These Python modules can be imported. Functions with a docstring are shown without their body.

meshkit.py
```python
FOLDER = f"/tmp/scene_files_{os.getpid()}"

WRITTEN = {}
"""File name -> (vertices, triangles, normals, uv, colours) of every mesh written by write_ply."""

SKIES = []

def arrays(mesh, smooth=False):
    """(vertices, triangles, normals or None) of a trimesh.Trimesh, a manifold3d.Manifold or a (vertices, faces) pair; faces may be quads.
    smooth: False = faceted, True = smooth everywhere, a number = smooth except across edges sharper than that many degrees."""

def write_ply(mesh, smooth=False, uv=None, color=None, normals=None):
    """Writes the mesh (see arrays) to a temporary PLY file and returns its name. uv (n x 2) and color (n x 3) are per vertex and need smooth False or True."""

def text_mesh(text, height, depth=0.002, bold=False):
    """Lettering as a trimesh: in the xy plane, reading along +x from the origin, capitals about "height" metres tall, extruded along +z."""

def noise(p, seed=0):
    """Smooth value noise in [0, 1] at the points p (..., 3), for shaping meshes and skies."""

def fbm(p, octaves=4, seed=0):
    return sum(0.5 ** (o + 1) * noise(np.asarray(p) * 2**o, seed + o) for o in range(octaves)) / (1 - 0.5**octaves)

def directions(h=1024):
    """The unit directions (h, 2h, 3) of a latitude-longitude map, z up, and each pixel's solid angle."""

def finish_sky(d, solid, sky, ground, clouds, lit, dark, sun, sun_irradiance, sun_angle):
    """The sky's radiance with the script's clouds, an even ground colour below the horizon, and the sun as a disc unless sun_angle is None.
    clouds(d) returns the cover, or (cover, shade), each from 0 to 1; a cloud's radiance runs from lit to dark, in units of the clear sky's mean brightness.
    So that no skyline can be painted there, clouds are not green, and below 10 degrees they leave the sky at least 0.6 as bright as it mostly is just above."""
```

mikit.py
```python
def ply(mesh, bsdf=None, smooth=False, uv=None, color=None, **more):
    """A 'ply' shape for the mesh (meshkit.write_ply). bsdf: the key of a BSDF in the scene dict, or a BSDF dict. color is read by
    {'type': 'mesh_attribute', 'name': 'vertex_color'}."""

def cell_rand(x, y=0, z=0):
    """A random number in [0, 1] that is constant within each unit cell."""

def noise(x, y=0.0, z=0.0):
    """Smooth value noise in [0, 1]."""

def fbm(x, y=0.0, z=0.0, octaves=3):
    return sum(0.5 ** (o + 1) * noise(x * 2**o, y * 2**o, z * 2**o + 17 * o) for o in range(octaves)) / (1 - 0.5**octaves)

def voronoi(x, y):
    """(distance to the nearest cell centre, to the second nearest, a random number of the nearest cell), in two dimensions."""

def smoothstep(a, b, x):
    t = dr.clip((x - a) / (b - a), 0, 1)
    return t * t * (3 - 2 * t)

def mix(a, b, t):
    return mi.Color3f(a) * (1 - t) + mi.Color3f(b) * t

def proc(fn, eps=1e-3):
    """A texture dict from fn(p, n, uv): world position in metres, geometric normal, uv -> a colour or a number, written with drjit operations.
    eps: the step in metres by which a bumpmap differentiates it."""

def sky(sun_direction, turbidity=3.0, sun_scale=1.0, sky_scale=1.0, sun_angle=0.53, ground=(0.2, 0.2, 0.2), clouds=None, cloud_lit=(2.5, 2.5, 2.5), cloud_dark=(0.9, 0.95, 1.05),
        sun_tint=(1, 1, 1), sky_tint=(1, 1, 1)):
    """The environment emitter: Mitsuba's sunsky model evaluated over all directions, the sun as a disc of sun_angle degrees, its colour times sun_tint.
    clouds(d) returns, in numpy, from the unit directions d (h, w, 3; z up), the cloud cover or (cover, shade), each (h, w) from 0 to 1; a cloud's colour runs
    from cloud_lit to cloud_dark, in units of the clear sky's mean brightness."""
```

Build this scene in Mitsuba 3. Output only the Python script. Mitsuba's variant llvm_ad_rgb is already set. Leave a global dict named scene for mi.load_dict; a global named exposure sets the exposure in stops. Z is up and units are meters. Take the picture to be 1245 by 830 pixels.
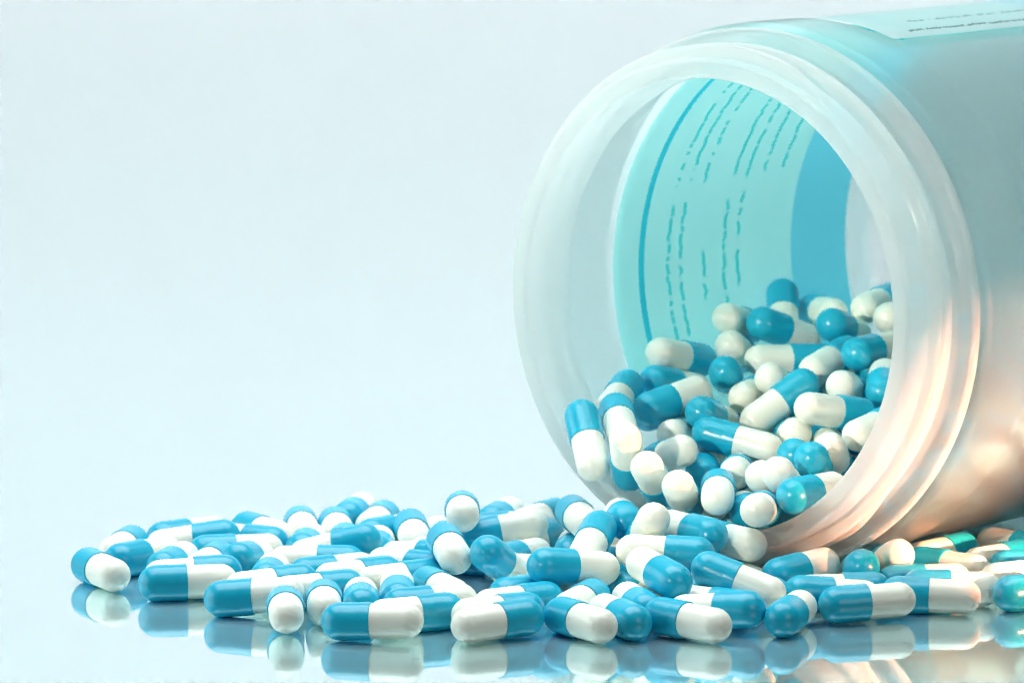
import math
import numpy as np
import drjit as dr
import trimesh
import mitsuba as mi
import mikit
import meshkit
from mikit import noise, fbm, smoothstep, mix, cell_rand

T = mi.ScalarTransform4f
MM = 0.001
scene, labels = {}, {}

# ------------------------------------------------------------------ camera, lamps, exposure
CAM = np.array([0.0, -450.0, 198.97]) * MM
PITCH = math.radians(7.758746)
AIM = CAM + np.array([0.0, math.cos(PITCH), -math.sin(PITCH)])
scene['camera'] = {
    'type': 'thinlens', 'fov': 2 * math.degrees(math.atan(622.5 / 6000)), 'fov_axis': 'x',
    'aperture_radius': 0.0026, 'focus_distance': 1.045, 'near_clip': 0.02, 'far_clip': 40.0,
    'to_world': T().look_at(origin=CAM.tolist(), target=AIM.tolist(), up=[0, 0, 1]),
}
exposure = 0.0


def lamp(key, centre, target, w, h, radiance, label, category='lamp', weight=1.0):
    """a flat studio light: glowing front sheet in a black tray"""
    c, t = np.array(centre, float), np.array(target, float)
    m = T().look_at(origin=c.tolist(), target=t.tolist(), up=[0.01, 0.02, 1.0])
    labels[key] = {'label': label, 'category': category}
    scene[key + '__diffuser'] = {
        'type': 'rectangle', 'to_world': m @ T().scale([w / 2, h / 2, 1]),
        'bsdf': {'type': 'diffuse', 'reflectance': {'type': 'rgb', 'value': 0.3}},
        'emitter': {'type': 'area', 'sampling_weight': weight, 'radiance': {'type': 'rgb', 'value': list(radiance)}}}
    back = trimesh.creation.box([w + 0.02, h + 0.02, 0.05])
    back.apply_translation([0, 0, -0.028])
    scene[key + '__housing'] = mikit.ply(back, 'black_shell', to_world=m)


scene['black_shell'] = {'type': 'principled', 'base_color': {'type': 'rgb', 'value': 0.03}, 'roughness': 0.6}
lamp('overhead_softbox', (0.0, 0.66, 0.80), (0.0, 0.62, 0.0), 1.0, 0.62, (4.25, 4.65, 4.65), 'large white softbox hanging above the table', 'softbox', 2.0)
lamp('backdrop_softbox', (0.0, 2.6, 3.6), (0.0, 6.2, 0.2), 5.0, 1.0, (14.2, 13.0, 12.9), 'long softbox turned towards the white backdrop', 'softbox', 2.5)
lamp('side_softbox', (-1.00, 0.62, 0.32), (0.04, 0.63, 0.05), 1.3, 0.6, (2.0, 2.2, 2.2), 'white softbox standing left of the table facing the jar', 'softbox', 1.2)


def spotlight(key, origin, target, cutoff, beam, colour, label):
    m = T().look_at(origin=origin, target=target, up=[0, 0, 1])
    labels[key] = {'label': label, 'category': 'lamp'}
    scene[key + '_beam'] = {'type': 'spot', 'to_world': m, 'sampling_weight': 0.8, 'cutoff_angle': cutoff, 'beam_width': beam, 'intensity': {'type': 'rgb', 'value': colour}}
    scene[key + '__snoot'] = mikit.ply(trimesh.creation.annulus(r_min=0.022, r_max=0.028, height=0.12), 'black_shell', smooth=30, to_world=m)


spotlight('added_mouth_fill', [-0.62, -0.42, 0.36], [0.075, 0.655, 0.055], 3.6, 1.2, [4.2, 3.8, 3.05], 'added unseen fill spotlight that brightens the capsules inside the jar')  # added fill, no such source in view: lifts the dark jar interior
spotlight('added_flare_spot', [0.47, 0.30, 0.06], [0.103, 0.612, 0.030], 5.0, 0.3, [13.0, 4.4, 2.0], 'added unseen warm spotlight standing in for an orange lens flare')  # added lamp: puts the orange of a lens flare onto the jar
lamp('added_front_fill', (0.55, -0.25, 0.45), (0.08, 0.62, 0.05), 0.45, 0.45, (1.9, 1.8, 1.65), 'added unseen fill light right of the camera, whitening the jar neck', 'softbox', 0.8)  # added fill light, only there to whiten the grey neck

# ------------------------------------------------------------------ setting: glossy table top, white backdrop
def sheet(x0, x1, y0, y1, z, nx=1, ny=1):
    v = np.array([[x0, y0, z], [x1, y0, z], [x1, y1, z], [x0, y1, z]])
    return trimesh.Trimesh(v, [[0, 1, 2], [0, 2, 3]], process=False)


scene['table_gloss'] = {'type': 'principled', 'base_color': {'type': 'rgb', 'value': [0.70, 0.92, 0.95]}, 'metallic': 0.86, 'roughness': 0.035, 'specular': 0.5}
top = trimesh.creation.box([9.0, 7.0, 0.02])
top.apply_translation([0, 2.9, -0.01])
scene['tabletop'] = mikit.ply(top, 'table_gloss')
labels['tabletop'] = {'label': 'glossy white table top mirroring the capsules', 'category': 'table', 'kind': 'structure'}

scene['backdrop_paper'] = {'type': 'twosided', 'bsdf': {'type': 'diffuse', 'reflectance': {'type': 'rgb', 'value': [0.80, 0.85, 0.865]}}}
pts = [(6.2, -0.02 + 0.25 * k) for k in range(11)] + [(6.2 - 0.05 * k * k, 2.48 + 0.22 * k) for k in range(1, 6)]
bv = [[x, y, z] for y, z in pts for x in (-4.6, 4.6)]
bf = [q for k in range(len(pts) - 1) for q in ([2 * k, 2 * k + 1, 2 * k + 3], [2 * k, 2 * k + 3, 2 * k + 2])]
scene['backdrop'] = mikit.ply(trimesh.Trimesh(bv, bf, process=False), 'backdrop_paper', smooth=True)
labels['backdrop'] = {'label': 'plain pale white backdrop behind the table', 'category': 'backdrop', 'kind': 'structure'}


# ------------------------------------------------------------------ the jar
C = np.array([41.7656, 617.25, 61.0])            # centre of the mouth, mm
YAW = math.radians(39.44264)
AX = np.array([math.sin(YAW), math.cos(YAW), 0.0])  # from the mouth into the jar
LAT = np.array([math.cos(YAW), -math.sin(YAW), 0.0])
UP = np.array([0, 0, 1.0])


def revolve(profile, nphi=192, phi0=0.0, phi1=2 * math.pi, radius_fn=None, flip=False):
    """profile: (s, R) points; a surface of revolution round the jar's axis, in metres, with uv = (s mm, phi)"""
    closed = abs(phi1 - phi0 - 2 * math.pi) < 1e-6
    n = nphi if closed else nphi + 1
    ph = phi0 + (phi1 - phi0) * np.arange(n) / nphi
    prof = np.array(profile, float)
    s = prof[:, 0][:, None] * np.ones(n)
    R = prof[:, 1][:, None] * np.ones(n)
    if radius_fn is not None:
        R = radius_fn(s, R, ph[None, :])
    P = C + s[..., None] * AX + R[..., None] * (np.cos(ph)[None, :, None] * LAT + np.sin(ph)[None, :, None] * UP)
    m = len(prof)
    i, j = np.meshgrid(np.arange(m - 1), np.arange(nphi), indexing='ij')
    j2 = (j + 1) % n
    q = np.stack([i * n + j, (i + 1) * n + j, (i + 1) * n + j2, i * n + j2], -1).reshape(-1, 4)
    f = np.vstack([q[:, [0, 1, 2]], q[:, [0, 2, 3]]])
    if flip:
        f = f[:, ::-1]
    uv = np.stack([s.ravel(), (np.ones((m, 1)) * ph).ravel()], 1)
    return trimesh.Trimesh(P.reshape(-1, 3) * MM, f, process=False), uv


def arc(cx, cy, r, a0, a1, n=6):
    return [(cx + r * math.cos(math.radians(a0 + (a1 - a0) * k / n)), cy + r * math.sin(math.radians(a0 + (a1 - a0) * k / n))) for k in range(n + 1)]


def plastic(rough, spec, diff, col):
    return {'type': 'principledthin', 'base_color': {'type': 'rgb', 'value': col}, 'roughness': rough, 'spec_trans': spec,
            'diff_trans': diff, 'eta': 1.22}


scene['milky_plastic'] = plastic(0.12, 0.46, 1.3, [0.95, 0.99, 0.985])
scene['frosted_plastic'] = plastic(0.36, 0.86, 1.1, [0.74, 0.95, 0.95])
scene['inner_plastic'] = plastic(0.10, 0.95, 1.0, [0.94, 0.985, 0.985])

labels['plastic_jar'] = {'label': 'large translucent plastic jar lying on its side, mouth open, capsules spilling out', 'category': 'jar'}

# neck: lip, screw thread (a ridge that climbs round the neck), shoulder
S0, PITCH_T, TURNS = 4.2, 6.2, 1.75


def thread(s, R, ph):
    out = R.copy()
    start = math.radians(52)
    for k in range(-1, 4):
        turn = ((ph - start) / (2 * math.pi)) % 1.0 + k
        centre = S0 + PITCH_T * turn
        amp = np.clip(turn / 0.06, 0, 1) * np.clip((TURNS - turn) / 0.06, 0, 1)
        amp = amp * amp * (3 - 2 * amp)
        d = np.abs(s - centre)
        out = np.maximum(out, R + 2.8 * amp * np.clip((1.75 - d) / 0.7, 0, 1) * (s < 15.2))
    return out


neck_out = arc(0.9, 53.4, 0.9, 180, 90, 5) + [(s, 54.3) for s in np.arange(1.2, 15.4, 0.25)] + [(15.8, 54.6), (16.2, 55.6), (16.5, 57.0)] \
    + arc(17.5, 59.0, 1.0, 180, 90, 5) + arc(18.2, 59.0, 1.0, 90, 20, 4)
neck_out = [(s, r) for s, r in neck_out]
neck_in = [(19.1, 54.8), (18.5, 54.0), (17.0, 51.4), (15.0, 50.4), (10.0, 50.1), (1.2, 50.0)] + arc(0.9, 50.9, 0.9, 270, 180, 5)
m1, _ = revolve(neck_out, 360, radius_fn=thread)
m2, _ = revolve(neck_in, 256)
lip, _ = revolve([(0.0, 50.9), (0.0, 51.8), (0.0, 53.4)], 256)
scene['plastic_jar__neck'] = mikit.ply(trimesh.util.concatenate([m1]), 'milky_plastic', smooth=40)
scene['plastic_jar__lip'] = mikit.ply(trimesh.util.concatenate([m2, lip]), 'milky_plastic', smooth=40)
# body: shoulder, label panel set back by half a millimetre, heel
LEN = 141.5
LS0, LS1, LP0, LP1 = 42.0, 134.2, math.radians(70.4), math.radians(262)   # where the label is moulded into the wall
TURN = 2 * math.pi
shoulder_out = arc(18.2, 59.0, 1.0, 20, 5, 1) + [(19.6, 58.7)] + arc(23.0, 57.7, 3.2, 160, 95, 6) + [(23.0, 60.9), (27.0, 61.0), (37.5, 61.0), (39.5, 60.8), (41.0, 60.3), (LS0, 60.25)]
heel_out = [(LS1, 60.25), (135.2, 60.7), (136.0, 61.0)] + arc(LEN - 5, 56.0, 5, 90, 0, 7)
shoulder_in = [(LS0, 58.3), (24.0, 58.6), (21.0, 57.2), (19.1, 54.8)]
heel_in = arc(LEN - 5, 56.0, 3.4, 0, 80, 7) + [(LS1, 58.2)]
m1, _ = revolve(shoulder_out, 256)
m2, _ = revolve([(s, 60.25) for s in (LS0, 65.0, 90.0, 115.0, LS1)], 160, LP1, LP0 + TURN)
m3, _ = revolve(heel_out, 256)
scene['plastic_jar__wall'] = mikit.ply(trimesh.util.concatenate([m1, m2, m3]), 'frosted_plastic', smooth=40)
m1, _ = revolve(shoulder_in, 256)
m2, _ = revolve([(s, 58.25) for s in (LS1, 115.0, 90.0, 65.0, LS0)], 160, LP1, LP0 + TURN)
m3, _ = revolve(heel_in, 256)
scene['plastic_jar__inner_wall'] = mikit.ply(trimesh.util.concatenate([m1, m2, m3]), 'inner_plastic', smooth=40)
m1, _ = revolve([(LEN, 56.5), (LEN, 50.0), (LEN - 1.5, 46.0), (LEN - 2.5, 20.0), (LEN - 2.5, 0.02)], 128)
m2, _ = revolve([(LEN - 4.1, 0.02), (LEN - 4.1, 20.0), (LEN - 3.1, 46.0), (LEN - 1.6, 50.0), (LEN - 1.6, 56.5)], 128)
scene['plastic_jar__base'] = mikit.ply(trimesh.util.concatenate([m1, m2]), 'inner_plastic', smooth=40)

# label: moulded into the wall over top, back and underside; printed outside, its back seen through the glossy inner face


def words(along, across, width, seed, gap):
    """short ragged strokes along a line of print: 1 where there is ink"""
    wob = (noise(along * 0.7, seed) - 0.5) * 1.0
    line = 1 - smoothstep(width * 0.55, width, dr.abs(across + wob * width))
    chop = smoothstep(0.29, 0.42, noise(along * 1.0, seed + 7.0) * 0.65 + noise(along * 0.22, seed + 3.0) * 0.35)
    return line * chop * gap


def print_inside(p, n, uv):
    s, ph = uv.x, uv.y
    deg = ph * (180 / math.pi)
    arc_mm = ph * 60.0
    paper = mix((0.44, 0.88, 0.86), (0.48, 0.90, 0.88), fbm(s * 0.2, arc_mm * 0.1))
    ink = mi.Float(0)
    for k, (line, a, b) in enumerate(((62.6, 112, 163), (67.4, 100, 162), (73.0, 96, 163), (84.6, 96, 162), (90.0, 92, 163), (96.4, 92, 162), (103.8, 94, 164), (62.8, 166, 206), (67.6, 165, 206), (84.6, 166, 206), (90.0, 165, 189), (76.6, 178, 191))):
        on = smoothstep(a, a + 2, deg) * (1 - smoothstep(b - 2, b, deg))
        ink = dr.maximum(ink, words(arc_mm, s - line, 0.85, 11.0 * k, on))
    stripe = 1 - smoothstep(0.9, 1.25, dr.abs(s - 52.6))
    band = smoothstep(111.0, 112.0, s) 
    col = mix(paper, (0.0, 0.62, 0.62), ink * 0.85)
    col = mix(col, (0.02, 0.60, 0.72), stripe * 0.95)
    return mix(col, (0.16, 0.70, 0.84), band * 0.92)


def print_outside(p, n, uv):
    s, ph = uv.x, uv.y
    edge = (ph - LP0) * 60.85
    ink = words(s, edge - 3.6, 0.55, 5.0, smoothstep(52, 53, s) * (1 - smoothstep(122, 124, s)))
    ink = dr.maximum(ink, 0.7 * words(s, edge - 9.5, 0.6, 9.0, smoothstep(60, 61, s)))
    return mix((0.80, 0.86, 0.87), (0.14, 0.24, 0.26), ink * 0.8)


scene['label_inside'] = {'type': 'principledthin', 'base_color': mikit.proc(print_inside), 'roughness': 0.6, 'spec_trans': 0.0, 'diff_trans': 1.4, 'eta': 1.3}
scene['label_outside'] = {'type': 'principledthin', 'base_color': mikit.proc(print_outside), 'roughness': 0.45, 'spec_trans': 0.0, 'diff_trans': 1.35, 'eta': 1.4}
ss = [LS0, 60.0, 90.0, 115.0, LS1]
m, uv = revolve([(s, 60.6) for s in ss], 160, LP0, LP1)
scene['plastic_jar__label'] = mikit.ply(m, 'label_outside', smooth=True, uv=uv)
labels['plastic_jar__label'] = {'label': 'white paper label with faint grey print along its edge'}
m, uv = revolve([(s, 58.25) for s in ss], 160, LP0, LP1)
scene['plastic_jar__label_back'] = mikit.ply(m, 'label_inside', smooth=True, uv=uv)
labels['plastic_jar__label_back'] = {'label': 'back of the label seen through the jar, teal print and blue band'}


# ------------------------------------------------------------------ the capsules
RB, RC, HALF = 3.66, 3.95, 6.95      # body radius, cap radius, half the distance between the two end centres (mm)


def lathe(profile, n=36):
    prof = np.array(profile, float)
    ph = 2 * math.pi * np.arange(n) / n
    V = np.stack([prof[:, 1][:, None] * np.cos(ph), prof[:, 1][:, None] * np.sin(ph), prof[:, 0][:, None] * np.ones(n)], -1)
    m = len(prof)
    i, j = np.meshgrid(np.arange(m - 1), np.arange(n), indexing='ij')
    q = np.stack([i * n + j, i * n + (j + 1) % n, (i + 1) * n + (j + 1) % n, (i + 1) * n + j], -1).reshape(-1, 4)
    return trimesh.Trimesh(V.reshape(-1, 3) * MM, np.vstack([q[:, [0, 1, 2]], q[:, [0, 2, 3]]]), process=False)


EDGE = 0.35                          # where the cap ends, from the middle
# white body, z from its round end up into the cap
body_prof = [(-HALF + RB * math.sin(t), max(RB * math.cos(t), 1e-3)) for t in np.linspace(-math.pi / 2, 0, 12)] \
    + [(-3.0, RB), (EDGE - 0.4, RB), (EDGE + 0.9, RB - 0.02)]
# blue cap: rolled edge, locking groove, straight wall, round end
cap_prof = [(EDGE, RB - 0.02), (EDGE - 0.02, RC - 0.07), (EDGE + 0.06, RC), (EDGE + 0.5, RC), (1.6, RC), (2.6, RC), (2.85, RC - 0.035), (3.15, RC - 0.035), (3.4, RC)] \
    + [(HALF + RC * math.sin(t), max(RC * math.cos(t), 1e-3)) for t in np.linspace(0, math.pi / 2, 12)]
BODY, CAP = lathe(body_prof), lathe(cap_prof)


def blue(p, n, uv):
    return mix((0.007, 0.375, 0.56), (0.011, 0.42, 0.61), fbm(p.x * 90, p.y * 90, p.z * 90))


def white(p, n, uv):
    return mix((0.82, 0.83, 0.74), (0.86, 0.865, 0.78), fbm(p.x * 90, p.y * 90, p.z * 90))


scene['blue_gelatine'] = {'type': 'principled', 'base_color': mikit.proc(blue), 'roughness': 0.27, 'specular': 0.5, 'clearcoat': 0.25, 'clearcoat_gloss': 0.85}
scene['white_gelatine'] = {'type': 'principled', 'base_color': mikit.proc(white), 'roughness': 0.27, 'specular': 0.5, 'clearcoat': 0.25, 'clearcoat_gloss': 0.85}
body_shape = mikit.ply(BODY, 'white_gelatine', smooth=35)
cap_shape = mikit.ply(CAP, 'blue_gelatine', smooth=35)

# middle (x, y, z) and direction from the white end to the blue end, 0.01 mm and 0.001; then the label
CAPSULES = [
    (-8979, 61198, 393, -466, 885, 0, 'o', 'leftmost capsule on the table, its white end pointing to the right front'),
    (-8180, 62889, 393, -643, -766, 0, 'o', 'leftmost capsule with its blue half to the left in the left part of the heap'),
    (-7174, 64220, 494, 989, 24, 146, 'o', 'second-from-left capsule with its blue half to the right in the left part of the heap'),
    (-6152, 63534, 393, -976, -217, 0, 'o', 'second-from-left capsule with its blue half to the left in the left part of the heap'),
    (-7362, 65573, 393, -767, -642, 0, 'o', 'leftmost capsule with its blue half to the left on the back edge of the heap'),
    (-8723, 63974, 393, 205, 979, 0, 'o', 'leftmost capsule with its white end facing the camera on the back edge of the heap'),
    (-7456, 62062, 393, -248, -969, 0, 'o', 'leftmost capsule with its blue end facing the camera in the left part of the heap'),
    (-6975, 59705, 404, -991, -130, -16, 'o', 'second capsule from the left in the front, lying crosswise, blue half left'),
    (-6938, 60502, 422, 991, 129, 42, 'o', 'leftmost capsule with its blue half to the right in the left part of the heap'),
    (-6666, 61980, 393, 248, 969, 0, 'o', 'leftmost capsule with its white end facing the camera in the left part of the heap'),
    (-5808, 62181, 477, -263, -957, 120, 'o', 'second-from-left capsule with its blue end facing the camera in the left part of the heap'),
    (-5268, 60705, 393, -64, -998, 0, 'o', 'third-from-left capsule with its blue end facing the camera in the left part of the heap'),
    (-5172, 59202, 433, 889, 456, 27, 'o', 'fourth-from-left capsule with its blue half to the right in the left part of the heap'),
    (-4166, 58838, 393, 889, 458, 0, 'o', 'sixth-from-left capsule with its blue half to the right in the left part of the heap'),
    (-5446, 57784, 454, -994, 64, -88, 'o', 'second-from-left capsule with its blue half to the left in the front row of the heap'),
    (-4721, 56263, 457, -67, 998, -6, 'o', 'second-from-left capsule with its white end facing the camera in the front row of the heap'),
    (-3960, 57349, 393, -47, 999, 0, 'o', 'second-from-left capsule with its white end facing the camera in the left part of the heap'),
    (-2868, 55112, 442, -988, 150, -37, 'o', 'large front capsule left of centre, crosswise on the table, blue half left'),
    (-2022, 56170, 393, 903, 429, 0, 'o', 'fourth-from-left capsule with its blue half to the right in the middle of the heap'),
    (-3192, 57729, 393, 47, -999, 0, 'o', 'leftmost capsule with its blue end facing the camera in the middle of the heap'),
    (-3346, 60403, 399, 839, 543, -8, 'o', 'leftmost capsule with its blue half to the right in the middle of the heap'),
    (-3905, 60976, 393, -839, -544, 0, 'o', 'rightmost capsule with its blue half to the left in the left part of the heap'),
    (-4310, 62117, 393, 999, -52, 0, 'o', 'fifth-from-left capsule with its blue half to the right in the left part of the heap'),
    (-3939, 62865, 579, 953, -140, 267, 'o', 'rightmost capsule with its blue half to the right in the left part of the heap'),
    (-4617, 64435, 393, -101, -995, 0, 'o', 'rightmost capsule with its blue end facing the camera in the left part of the heap'),
    (-4815, 66600, 393, -109, 994, 0, 'o', 'third-from-left capsule with its white end facing the camera on the back edge of the heap'),
    (-5685, 65919, 393, -548, 837, 0, 'o', 'second-from-left capsule with its white end facing the camera on the back edge of the heap'),
    (-6004, 64834, 393, 866, -501, 0, 'o', 'third-from-left capsule with its blue half to the right in the left part of the heap'),
    (-4011, 66480, 393, -109, 994, 0, 'o', 'third-from-left capsule with its white end facing the camera in the left part of the heap'),
    (-3666, 68585, 393, -201, -980, 0, 'o', 'leftmost capsule with its blue end facing the camera on the back edge of the heap'),
    (-3108, 67363, 393, 193, 981, 0, 'o', 'leftmost capsule with its white end facing the camera in the middle of the heap'),
    (-3839, 64330, 393, 101, 995, 0, 'o', 'rightmost capsule with its white end facing the camera in the left part of the heap'),
    (-3010, 64105, 393, -13, -1000, 0, 'o', 'second-from-left capsule with its blue end facing the camera in the middle of the heap'),
    (-2224, 64745, 551, -118, 984, 131, 'o', 'fourth-from-left capsule with its white end facing the camera on the back edge of the heap'),
    (-2721, 66085, 393, -664, -748, 0, 'o', 'leftmost capsule with its blue half to the left in the middle of the heap'),
    (-1527, 65377, 393, 235, -972, 0, 'o', 'second-from-left capsule with its blue end facing the camera on the back edge of the heap'),
    (-2000, 62369, 468, 837, -537, 108, 'o', 'fifth-from-left capsule with its blue half to the right in the middle of the heap'),
    (-2250, 61602, 393, 846, -534, 0, 'o', 'third-from-left capsule with its blue half to the right in the middle of the heap'),
    (-2401, 60081, 393, 839, 544, 0, 'o', 'second-from-left capsule with its blue half to the right in the middle of the heap'),
    (-2434, 58419, 435, 41, -997, -60, 'o', 'third-from-left capsule with its blue end facing the camera in the middle of the heap'),
    (-1713, 57188, 416, -901, -433, -2, 'o', 'second-from-left capsule with its blue half to the left in the middle of the heap'),
    (-1524, 58898, 393, -390, 921, 0, 'o', 'second-from-left capsule with its white end facing the camera in the middle of the heap'),
    (-1349, 60269, 1028, -184, 977, 106, 'o', 'raised capsule left of the leaning blue one, white end facing down right'),
    (-254, 59849, 812, -376, -818, 436, 'o', 'leaning capsule at heap centre with its rounded blue end facing the camera'),
    (451, 58602, 393, -821, -572, 0, 'o', 'fifth-from-left capsule with its blue half to the left in the middle of the heap'),
    (122, 57384, 393, 844, 537, 0, 'o', 'eighth-from-left capsule with its blue half to the right in the middle of the heap'),
    (-300, 56199, 403, 868, 496, -15, 'o', 'seventh-from-left capsule with its blue half to the right in the middle of the heap'),
    (-312, 55251, 411, 845, 535, 26, 'o', 'frontmost capsule below the blue leaning one, white half left, blue half right'),
    (1323, 58519, 947, -892, -435, 121, 'o', 'raised crosswise capsule at heap centre, blue half left, white half right'),
    (1431, 55419, 393, -555, 832, 0, 'o', 'rightmost capsule with its white end facing the camera in the front row of the heap'),
    (1458, 57415, 393, 357, 934, 0, 'o', 'fifth-from-left capsule with its white end facing the camera in the middle of the heap'),
    (2226, 55857, 393, 401, -916, 0, 'o', 'eighth-from-left capsule with its blue end facing the camera in the middle of the heap'),
    (2633, 57181, 393, 242, -970, 0, 'o', 'ninth-from-left capsule with its blue end facing the camera in the middle of the heap'),
    (2784, 59713, 393, -376, -926, 0, 'o', 'rightmost capsule with its blue end facing the camera in the middle of the heap'),
    (3089, 57526, 1011, 450, -886, -111, 'o', 'capsule right of heap centre, white half raised, blue half sloping down right'),
    (3642, 55335, 409, -760, 650, 21, 'o', 'fourth-from-left capsule with its blue half to the left in the front row of the heap'),
    (4258, 56114, 471, 914, -389, 112, 'o', 'fourth-from-left capsule with its blue half to the right in the right part of the heap'),
    (4794, 57556, 821, -897, 322, 303, 'o', 'second-from-left capsule with its blue half to the left in the right part of the heap'),
    (4919, 60225, 393, -432, 902, 0, 'o', 'the one capsule in the right part of the heap with white end facing the camera'),
    (3270, 59025, 1162, 984, -175, -24, 'o', 'leftmost capsule with its blue half to the right in the right part of the heap'),
    (2920, 60113, 1432, -172, 828, -534, 'o', 'rightmost capsule with its white end facing the camera in the middle of the heap'),
    (2436, 61985, 1410, 52, -998, 45, 'o', 'fourth-from-left capsule with its blue end facing the camera on the back edge of the heap'),
    (1714, 60125, 1179, 260, 915, 309, 'o', 'sixth-from-left capsule with its white end facing the camera in the middle of the heap'),
    (1504, 63414, 1160, -216, 976, 35, 'o', 'seventh-from-left capsule with its white end facing the camera on the back edge of the heap'),
    (655, 67778, 393, 497, 868, 0, 'o', 'sixth-from-left capsule with its white end facing the camera on the back edge of the heap'),
    (1534, 66087, 393, -222, 975, 0, 'p', 'capsule buried in the spilled heap, almost hidden by others'),
    (-231, 63661, 816, -975, -125, -182, 'o', 'third-from-left capsule with its blue half to the left in the middle of the heap'),
    (-35, 66353, 435, -993, -100, -60, 'o', 'fourth-from-left capsule with its blue half to the left in the middle of the heap'),
    (-260, 68006, 393, -291, -957, 0, 'o', 'third-from-left capsule with its blue end facing the camera on the back edge of the heap'),
    (-1098, 62630, 1438, -23, 999, -47, 'o', 'topmost capsule of the heap left of the jar, white end facing the camera'),
    (502, 64944, 393, 438, 899, 0, 'o', 'fourth-from-left capsule with its white end facing the camera in the middle of the heap'),
    (146, 62602, 417, -546, -837, 34, 'o', 'fifth-from-left capsule with its blue end facing the camera in the middle of the heap'),
    (1342, 63699, 393, -58, -998, 0, 'o', 'sixth-from-left capsule with its blue end facing the camera in the middle of the heap'),
    (3865, 60382, 1403, 580, -814, -3, 'o', 'second-from-left capsule with its blue half to the right in the right part of the heap'),
    (4737, 60454, 1174, -584, 812, -12, 'o', 'leftmost capsule with its blue half to the left in the right part of the heap'),
    (6229, 59550, 702, -717, -695, -54, 'o', 'rightmost capsule with its blue half to the left on the back edge of the heap'),
    (5049, 58684, 430, 727, -684, -53, 'p', 'capsule buried in the spilled heap, almost hidden by others'),
    (7031, 58745, 393, 988, 153, 0, 'o', 'fifth-from-left capsule with its blue half to the right in the right part of the heap'),
    (6789, 57848, 464, -965, -242, 102, 'o', 'third-from-left capsule with its blue half to the left in the right part of the heap'),
    (5832, 56249, 393, -305, -952, 0, 'o', 'front capsule right of centre with round blue end facing the camera'),
    (7489, 57206, 442, -957, -290, -22, 'o', 'long crosswise capsule at the front right, blue half left, white half right'),
    (8901, 58148, 403, -991, 133, 14, 'o', 'sixth-from-left capsule with its blue half to the left in the front row of the heap'),
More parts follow.
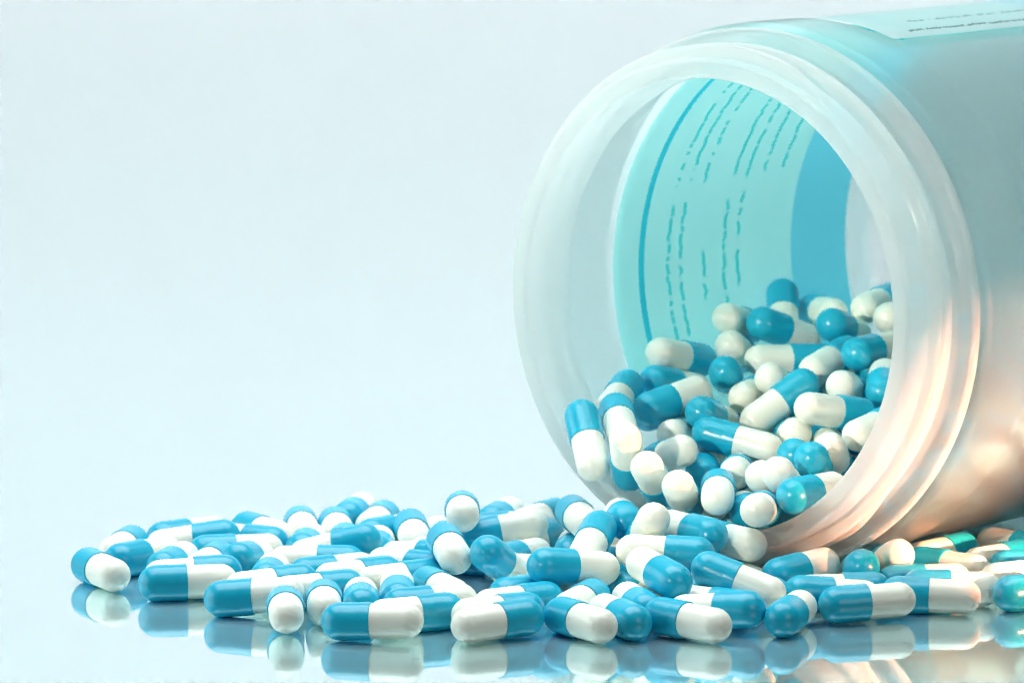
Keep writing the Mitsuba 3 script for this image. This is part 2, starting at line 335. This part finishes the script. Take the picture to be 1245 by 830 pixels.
    (8890, 59848, 393, -951, -310, 0, 'o', 'fourth-from-left capsule with its blue half to the left in the right part of the heap'),
    (9410, 58979, 406, -1000, -19, 18, 'o', 'sixth-from-left capsule with its blue half to the left in the right part of the heap'),
    (11066, 60407, 393, 858, 513, 0, 'o', 'rightmost capsule with its blue half to the right in the right part of the heap'),
    (11257, 58694, 393, -908, -418, 0, 'o', 'front capsule cut by the right picture edge, only its blue half showing'),
    (9558, 61507, 393, -781, 624, 0, 'o', 'fifth-from-left capsule with its blue half to the left in the right part of the heap'),
    (10797, 62433, 393, 758, 652, 0, 'o', 'sixth-from-left capsule with its blue half to the right in the right part of the heap'),
    (11496, 61532, 398, -984, -177, 8, 'o', 'rightmost capsule with its blue half to the left in the right part of the heap'),
    (9587, 63236, 393, 685, 728, 0, 'o', 'leftmost capsule with its blue half to the right on the back edge of the heap'),
    (11303, 64014, 393, 701, -713, 0, 'o', 'rightmost capsule with its blue half to the right on the back edge of the heap'),
    (7497, 60188, 581, 39, -962, 270, 'o', 'rightmost capsule with its blue end facing the camera on the back edge of the heap'),
    (8223, 60964, 635, -202, 916, -348, 'o', 'rightmost capsule with its white end facing the camera on the back edge of the heap'),
    (1685, 63813, 2836, -166, 721, 673, 'i', 'leftmost capsule in the jar mouth, blue half up, leaning on the rim'),
    (2408, 64676, 3148, -81, 970, 227, 'i', 'second-from-left capsule with its white end facing the camera near the jar mouth'),
    (2560, 63027, 2609, 77, 740, -668, 'i', 'third-from-left capsule with its white end facing the camera near the jar mouth'),
    (3132, 62709, 2158, 234, 831, -505, 'i', 'fourth-from-left capsule with its white end facing the camera near the jar mouth'),
    (3537, 64764, 2348, -383, 873, -301, 'i', 'fifth-from-left capsule with its white end facing the camera near the jar mouth'),
    (3803, 66503, 2557, 232, 963, -139, 'i', 'sixth-from-left capsule with its white end facing the camera near the jar mouth'),
    (3712, 67690, 3011, -853, -498, -154, 'i', 'leftmost capsule with its blue half to the left midway in the jar'),
    (3687, 66814, 3311, -788, -580, -208, 'i', 'leftmost capsule with its blue half to the left near the jar mouth'),
    (4607, 66767, 2910, -402, -869, 289, 'i', 'leftmost capsule with its blue end facing the camera midway in the jar'),
    (5108, 65228, 2608, -934, 295, 201, 'i', 'second-from-left capsule with its blue half to the left near the jar mouth'),
    (5538, 68429, 3197, 270, 962, -27, 'i', 'second-from-left capsule with its white end facing the camera midway in the jar'),
    (6230, 68101, 3435, 400, 829, -391, 'i', 'third-from-left capsule with its white end facing the camera midway in the jar'),
    (6118, 66817, 3253, 783, 328, 528, 'i', 'second-from-left capsule with its blue half to the right midway in the jar'),
    (7295, 65268, 3280, 844, 503, -185, 'i', 'fifth-from-left capsule with its blue half to the right midway in the jar'),
    (5030, 69343, 3476, -104, -950, 296, 'i', 'second-from-left capsule with its blue end facing the camera midway in the jar'),
    (5322, 70399, 3947, 272, 910, -313, 'i', 'leftmost capsule with its white end facing the camera midway in the jar'),
    (5405, 71110, 4539, 461, 851, -252, 'i', 'leftmost capsule with its white end facing the camera deep inside the jar'),
    (6465, 69694, 3827, 956, 291, -40, 'i', 'third-from-left capsule with its blue half to the right midway in the jar'),
    (6441, 70772, 4377, -764, -552, 333, 'i', 'the one capsule deep inside the jar with blue half to the left'),
    (6499, 72346, 4580, 16, 823, 568, 'i', 'the one capsule deep inside the jar with blue half on top'),
    (7867, 70868, 4403, -461, -845, 269, 'i', 'leftmost capsule with its blue end facing the camera deep inside the jar'),
    (7458, 72545, 4605, -284, 956, -73, 'i', 'second-from-left capsule with its white end facing the camera deep inside the jar'),
    (9213, 71279, 4687, 448, 894, -20, 'i', 'rightmost capsule with its white end facing the camera deep inside the jar'),
    (8792, 72562, 4801, 495, 867, 59, 'i', 'third-from-left capsule with its white end facing the camera deep inside the jar'),
    (8439, 68869, 4185, -606, -795, -17, 'i', 'second-from-left capsule with its blue end facing the camera deep inside the jar'),
    (7416, 68989, 3903, 579, 790, 203, 'i', 'fourth-from-left capsule with its blue half to the right midway in the jar'),
    (7713, 67239, 3503, 258, 936, -237, 'i', 'rightmost capsule with its white end facing the camera midway in the jar'),
    (8533, 67232, 3648, -109, -982, -154, 'i', 'rightmost capsule with its blue end facing the camera midway in the jar'),
    (8156, 64391, 3046, 618, 775, 133, 'i', 'rightmost capsule with its blue half to the right midway in the jar'),
    (7161, 63594, 2447, 164, 849, -502, 'i', 'rightmost capsule with its white end facing the camera near the jar mouth'),
    (6686, 62199, 2418, -186, -840, 509, 'i', 'rightmost capsule with its blue end facing the camera near the jar mouth'),
    (6370, 63627, 2442, -169, -947, 274, 'i', 'third-from-left capsule with its blue end facing the camera near the jar mouth'),
    (5625, 62653, 2146, 206, 943, -262, 'i', 'twelfth-from-left capsule with its white end facing the camera near the jar mouth'),
    (6042, 61437, 2185, 360, 735, -575, 'i', 'thirteenth-from-left capsule with its white end facing the camera near the jar mouth'),
    (4519, 61863, 1998, 54, 998, 42, 'i', 'ninth-from-left capsule with its white end facing the camera near the jar mouth'),
    (5021, 63954, 2107, 74, 990, -117, 'i', 'tenth-from-left capsule with its white end facing the camera near the jar mouth'),
    (3754, 62156, 1885, 168, 884, -436, 'i', 'seventh-from-left capsule with its white end facing the camera near the jar mouth'),
    (4323, 65234, 1969, -61, -998, -7, 'i', 'leftmost capsule with its blue end facing the camera near the jar mouth'),
    (5164, 62250, 1536, 23, -998, 61, 'i', 'second-from-left capsule with its blue end facing the camera near the jar mouth'),
    (6527, 60718, 2202, -626, -780, 7, 'i', 'capsule lying along the right lower rim of the jar mouth'),
    (6383, 65991, 2620, -49, 972, -230, 'i', 'fourth-from-left capsule with its white end facing the camera midway in the jar'),
    (7168, 65621, 2507, -17, 1000, 16, 'i', 'fifth-from-left capsule with its white end facing the camera midway in the jar'),
    (3946, 69299, 3972, 688, 693, -213, 'i', 'leftmost capsule with its blue half to the right midway in the jar'),
    (3800, 68617, 3394, -680, -700, 219, 'i', 'rightmost capsule with its blue half to the left midway in the jar'),
    (2449, 66770, 3372, 298, 922, 246, 'i', 'leftmost capsule with its white end facing the camera near the jar mouth'),
    (5361, 60184, 1912, 150, 980, -134, 'i', 'lowest capsule at the jar mouth, round white end facing the camera'),
    (8982, 65568, 1269, -940, 311, 140, 'j', 'capsule buried inside the jar, almost hidden by others'),
    (10789, 72413, 3625, 25, 589, 808, 'j', 'capsule buried inside the jar, almost hidden by others'),
    (9035, 73738, 3417, 604, -793, 77, 'j', 'capsule buried inside the jar, almost hidden by others'),
    (10316, 71233, 2301, -219, -970, 105, 'j', 'capsule buried inside the jar, almost hidden by others'),
    (9291, 72240, 2863, 268, -962, 57, 'j', 'capsule buried inside the jar, almost hidden by others'),
    (7580, 73087, 3356, -783, -601, 158, 'j', 'capsule buried inside the jar, almost hidden by others'),
    (6759, 64271, 1109, -541, -768, 344, 'j', 'capsule buried inside the jar, almost hidden by others'),
    (10931, 66062, 2008, 524, 400, -752, 'j', 'capsule buried inside the jar, almost hidden by others'),
    (9445, 69588, 2793, 477, 104, 873, 'j', 'capsule buried inside the jar, almost hidden by others'),
    (13640, 66601, 3387, 230, 708, 668, 'j', 'capsule buried inside the jar, almost hidden by others'),
    (6798, 67318, 1670, 663, 748, -22, 'j', 'capsule buried inside the jar, almost hidden by others'),
    (10639, 69302, 3875, -69, 994, 79, 'j', 'capsule buried inside the jar, almost hidden by others'),
    (12531, 68181, 2405, 286, -379, 880, 'j', 'capsule buried inside the jar, almost hidden by others'),
    (9591, 66738, 1639, -814, -556, -169, 'j', 'capsule buried inside the jar, almost hidden by others'),
    (8721, 69047, 2845, 410, -905, 110, 'j', 'capsule buried inside the jar, almost hidden by others'),
    (5335, 66104, 1816, -320, -947, 18, 'j', 'capsule buried inside the jar, almost hidden by others'),
    (7416, 66823, 1896, 254, -524, -813, 'j', 'capsule buried inside the jar, almost hidden by others'),
    (10263, 64138, 2322, -989, 65, -129, 'j', 'capsule buried inside the jar, almost hidden by others'),
    (8748, 63850, 2124, -465, -404, 787, 'j', 'capsule buried inside the jar, almost hidden by others'),
    (7769, 72676, 2713, -771, -614, 170, 'j', 'capsule buried inside the jar, almost hidden by others'),
    (11757, 71015, 1645, 835, 545, -76, 'j', 'capsule buried inside the jar, almost hidden by others'),
    (7547, 68006, 2366, 664, -743, -81, 'j', 'capsule buried inside the jar, almost hidden by others'),
    (12404, 66362, 3077, -760, -425, 493, 'j', 'capsule buried inside the jar, almost hidden by others'),
    (7213, 67093, 792, -942, -320, 105, 'j', 'capsule buried inside the jar, almost hidden by others'),
    (10238, 72722, 1851, -170, -866, -470, 'j', 'capsule buried inside the jar, almost hidden by others'),
    (10578, 70426, 3258, -973, -55, -225, 'j', 'capsule buried inside the jar, almost hidden by others'),
    (11536, 68420, 980, 857, 512, -65, 'j', 'capsule buried inside the jar, almost hidden by others'),
    (8731, 70381, 3346, -439, -815, 378, 'i', 'rightmost capsule with its blue end facing the camera deep inside the jar'),
    (9958, 70636, 3893, 914, 403, 41, 'j', 'capsule buried inside the jar, almost hidden by others'),
    (8965, 66860, 709, -18, 998, -52, 'j', 'capsule buried inside the jar, almost hidden by others'),
    (11596, 66155, 2612, -826, 530, 194, 'j', 'capsule buried inside the jar, almost hidden by others'),
    (5764, 64203, 1507, 689, 705, 169, 'j', 'capsule buried inside the jar, almost hidden by others'),
    (8258, 71704, 2866, 376, 822, -428, 'j', 'capsule buried inside the jar, almost hidden by others'),
    (11993, 67610, 3259, 184, 453, 872, 'j', 'capsule buried inside the jar, almost hidden by others'),
    (10280, 66855, 900, -772, -635, -15, 'j', 'capsule buried inside the jar, almost hidden by others'),
    (11813, 69532, 3041, 840, -206, -501, 'j', 'capsule buried inside the jar, almost hidden by others'),
    (10588, 64888, 2640, -688, -441, 577, 'j', 'capsule buried inside the jar, almost hidden by others'),
    (5720, 69270, 2252, -916, -373, 149, 'j', 'capsule buried inside the jar, almost hidden by others'),
    (11137, 72507, 2508, -197, 952, 234, 'j', 'capsule buried inside the jar, almost hidden by others'),
    (9191, 62394, 2083, -852, -522, -34, 'j', 'capsule buried inside the jar, almost hidden by others'),
    (11464, 70586, 2619, 252, 959, 130, 'j', 'capsule buried inside the jar, almost hidden by others'),
    (10837, 69107, 1119, 199, 747, -634, 'j', 'capsule buried inside the jar, almost hidden by others'),
    (14090, 68397, 3640, 80, -980, -180, 'j', 'capsule buried inside the jar, almost hidden by others'),
    (5586, 65410, 1151, -411, -901, 137, 'j', 'capsule buried inside the jar, almost hidden by others'),
    (14103, 69928, 2780, -316, 841, -438, 'j', 'capsule buried inside the jar, almost hidden by others'),
    (9643, 64736, 1678, 917, -352, -186, 'j', 'capsule buried inside the jar, almost hidden by others'),
    (7712, 70799, 1865, -27, -747, -664, 'j', 'capsule buried inside the jar, almost hidden by others'),
    (11182, 71504, 1196, -214, -900, -379, 'j', 'capsule buried inside the jar, almost hidden by others'),
    (6706, 65616, 1754, 961, 267, -71, 'j', 'capsule buried inside the jar, almost hidden by others'),
    (13897, 69669, 1266, 790, 602, 116, 'j', 'capsule buried inside the jar, almost hidden by others'),
    (11301, 67574, 2078, -111, -655, -747, 'j', 'capsule buried inside the jar, almost hidden by others'),
    (10327, 67827, 3356, -188, -482, 856, 'j', 'capsule buried inside the jar, almost hidden by others'),
    (9064, 63072, 1638, -722, -646, -245, 'j', 'capsule buried inside the jar, almost hidden by others'),
    (9603, 73573, 2114, -187, -982, 16, 'j', 'capsule buried inside the jar, almost hidden by others'),
    (7728, 64565, 1495, -373, -871, -320, 'j', 'capsule buried inside the jar, almost hidden by others'),
    (9756, 68087, 2024, -518, -852, -81, 'j', 'capsule buried inside the jar, almost hidden by others'),
    (9346, 70136, 1022, -582, -804, 118, 'j', 'capsule buried inside the jar, almost hidden by others'),
    (9591, 74044, 4288, 326, -741, 587, 'j', 'capsule buried inside the jar, almost hidden by others'),
    (4757, 67679, 1903, -720, 372, 586, 'j', 'capsule buried inside the jar, almost hidden by others'),
    (6149, 68192, 1370, 340, -834, -433, 'j', 'capsule buried inside the jar, almost hidden by others'),
    (9585, 72199, 3888, -803, 546, -239, 'j', 'capsule buried inside the jar, almost hidden by others'),
    (7939, 63112, 1589, 397, 884, -248, 'j', 'capsule buried inside the jar, almost hidden by others'),
    (10028, 68040, 948, 528, 765, -369, 'j', 'capsule buried inside the jar, almost hidden by others'),
    (13086, 68767, 1809, -170, 957, 235, 'j', 'capsule buried inside the jar, almost hidden by others'),
    (11509, 71247, 3569, 904, -10, 428, 'j', 'capsule buried inside the jar, almost hidden by others'),
    (8159, 69074, 959, -692, 658, 295, 'j', 'capsule buried inside the jar, almost hidden by others'),
    (7277, 69856, 1934, 859, -511, 24, 'j', 'capsule buried inside the jar, almost hidden by others'),
    (13183, 70657, 839, 137, 983, -126, 'j', 'capsule buried inside the jar, almost hidden by others'),
    (4508, 64017, 1342, 34, 947, -318, 'i', 'eighth-from-left capsule with its white end facing the camera near the jar mouth'),
    (8431, 67745, 1386, -812, -555, 182, 'j', 'capsule buried inside the jar, almost hidden by others'),
    (6522, 62904, 1313, -842, -518, 150, 'i', 'rightmost capsule with its blue half to the left near the jar mouth'),
    (9498, 74150, 2925, -515, 854, 74, 'j', 'capsule buried inside the jar, almost hidden by others'),
    (8609, 71912, 3733, 799, -543, 259, 'j', 'capsule buried inside the jar, almost hidden by others'),
    (14667, 67202, 3872, -307, -913, -269, 'j', 'capsule buried inside the jar, almost hidden by others'),
    (7018, 70042, 3005, -588, -793, -163, 'j', 'capsule buried inside the jar, almost hidden by others'),
    (11141, 68798, 2949, 398, 118, 910, 'j', 'capsule buried inside the jar, almost hidden by others'),
    (15337, 68160, 3190, 687, 727, -5, 'j', 'capsule buried inside the jar, almost hidden by others'),
    (10086, 73068, 3924, -562, -416, 715, 'j', 'capsule buried inside the jar, almost hidden by others'),
    (9452, 66707, 2451, 537, 807, 246, 'j', 'capsule buried inside the jar, almost hidden by others'),
    (14171, 68614, 2223, -155, 459, -875, 'j', 'capsule buried inside the jar, almost hidden by others'),
    (13105, 69784, 2704, 684, -720, -120, 'j', 'capsule buried inside the jar, almost hidden by others'),
    (12404, 67597, 1634, -899, 388, -201, 'j', 'capsule buried inside the jar, almost hidden by others'),
    (4437, 65580, 1164, 795, 598, -107, 'j', 'capsule buried inside the jar, almost hidden by others'),
    (14712, 69592, 2154, 989, 3, 148, 'j', 'capsule buried inside the jar, almost hidden by others'),
    (7941, 68756, 1679, -997, 67, 38, 'j', 'capsule buried inside the jar, almost hidden by others'),
    (12485, 68738, 3166, 853, 505, 133, 'j', 'capsule buried inside the jar, almost hidden by others'),
    (11907, 70587, 999, 773, 617, -147, 'j', 'capsule buried inside the jar, almost hidden by others'),
    (13106, 67217, 3280, -634, -549, 544, 'j', 'capsule buried inside the jar, almost hidden by others'),
    (9017, 71580, 2012, 441, 859, -261, 'j', 'capsule buried inside the jar, almost hidden by others'),
    (9534, 70833, 1866, -538, -774, 335, 'j', 'capsule buried inside the jar, almost hidden by others'),
    (10253, 70084, 1687, -230, -953, 198, 'j', 'capsule buried inside the jar, almost hidden by others'),
    (12752, 69514, 3958, -833, -384, -399, 'j', 'capsule buried inside the jar, almost hidden by others'),
    (12743, 71457, 3277, 154, 336, 929, 'j', 'capsule buried inside the jar, almost hidden by others'),
    (11714, 69046, 1599, 300, 824, -481, 'j', 'capsule buried inside the jar, almost hidden by others'),
    (10999, 73073, 1182, -842, 489, 229, 'j', 'capsule buried inside the jar, almost hidden by others'),
    (545, 61097, 393, 978, -210, 0, 'o', 'rightmost capsule with its blue half to the right in the middle of the heap'),
    (1552, 60227, 393, 961, 276, 0, 'p', 'capsule buried in the spilled heap, almost hidden by others'),
    (3680, 58343, 393, 991, -137, 0, 'p', 'capsule buried in the spilled heap, almost hidden by others'),
    (4224, 57142, 393, 810, -587, 0, 'o', 'third-from-left capsule with its blue half to the right in the right part of the heap'),
    (3674, 59817, 393, 376, 927, 0, 'p', 'capsule buried in the spilled heap, almost hidden by others'),
    (3330, 61216, 393, -981, -195, 0, 'p', 'capsule buried in the spilled heap, almost hidden by others'),
    (2659, 63710, 393, 796, 605, 0, 'p', 'capsule buried in the spilled heap, almost hidden by others'),
    (2197, 61974, 393, -421, -907, 0, 'o', 'seventh-from-left capsule with its blue end facing the camera in the middle of the heap'),
    (-376, 64936, 393, 438, 899, 0, 'p', 'capsule buried in the spilled heap, almost hidden by others'),
    (-1364, 62987, 393, 897, -441, 0, 'o', 'sixth-from-left capsule with its blue half to the right in the middle of the heap'),
    (6269, 60690, 393, -642, -767, 0, 'p', 'capsule buried in the spilled heap, almost hidden by others'),
]
GROUPS = {'o': 'capsules spilled on the table', 'i': 'capsules inside the jar', 'p': 'capsules buried in the spilled heap', 'j': 'capsules buried inside the jar'}
for k, (x, y, z, dx, dy, dz, group, text) in enumerate(CAPSULES):
    key = 'capsule' if k == 0 else f'capsule_{k:03d}'
    d = np.array([dx, dy, dz], float)
    d /= np.linalg.norm(d)
    a = np.cross([0, 0, 1.0] if abs(d[2]) < 0.9 else [1.0, 0, 0], d)
    a /= np.linalg.norm(a)
    b = np.cross(d, a)
    M = np.eye(4)
    M[:3, 0], M[:3, 1], M[:3, 2], M[:3, 3] = a, b, d, np.array([x, y, z]) * 0.01 * MM
    place = T(M.tolist())
    scene[key + '__white_body'] = {**body_shape, 'to_world': place}
    scene[key + '__blue_cap'] = {**cap_shape, 'to_world': place}
    labels[key] = {'label': text, 'category': 'capsule', 'group': GROUPS[group]}
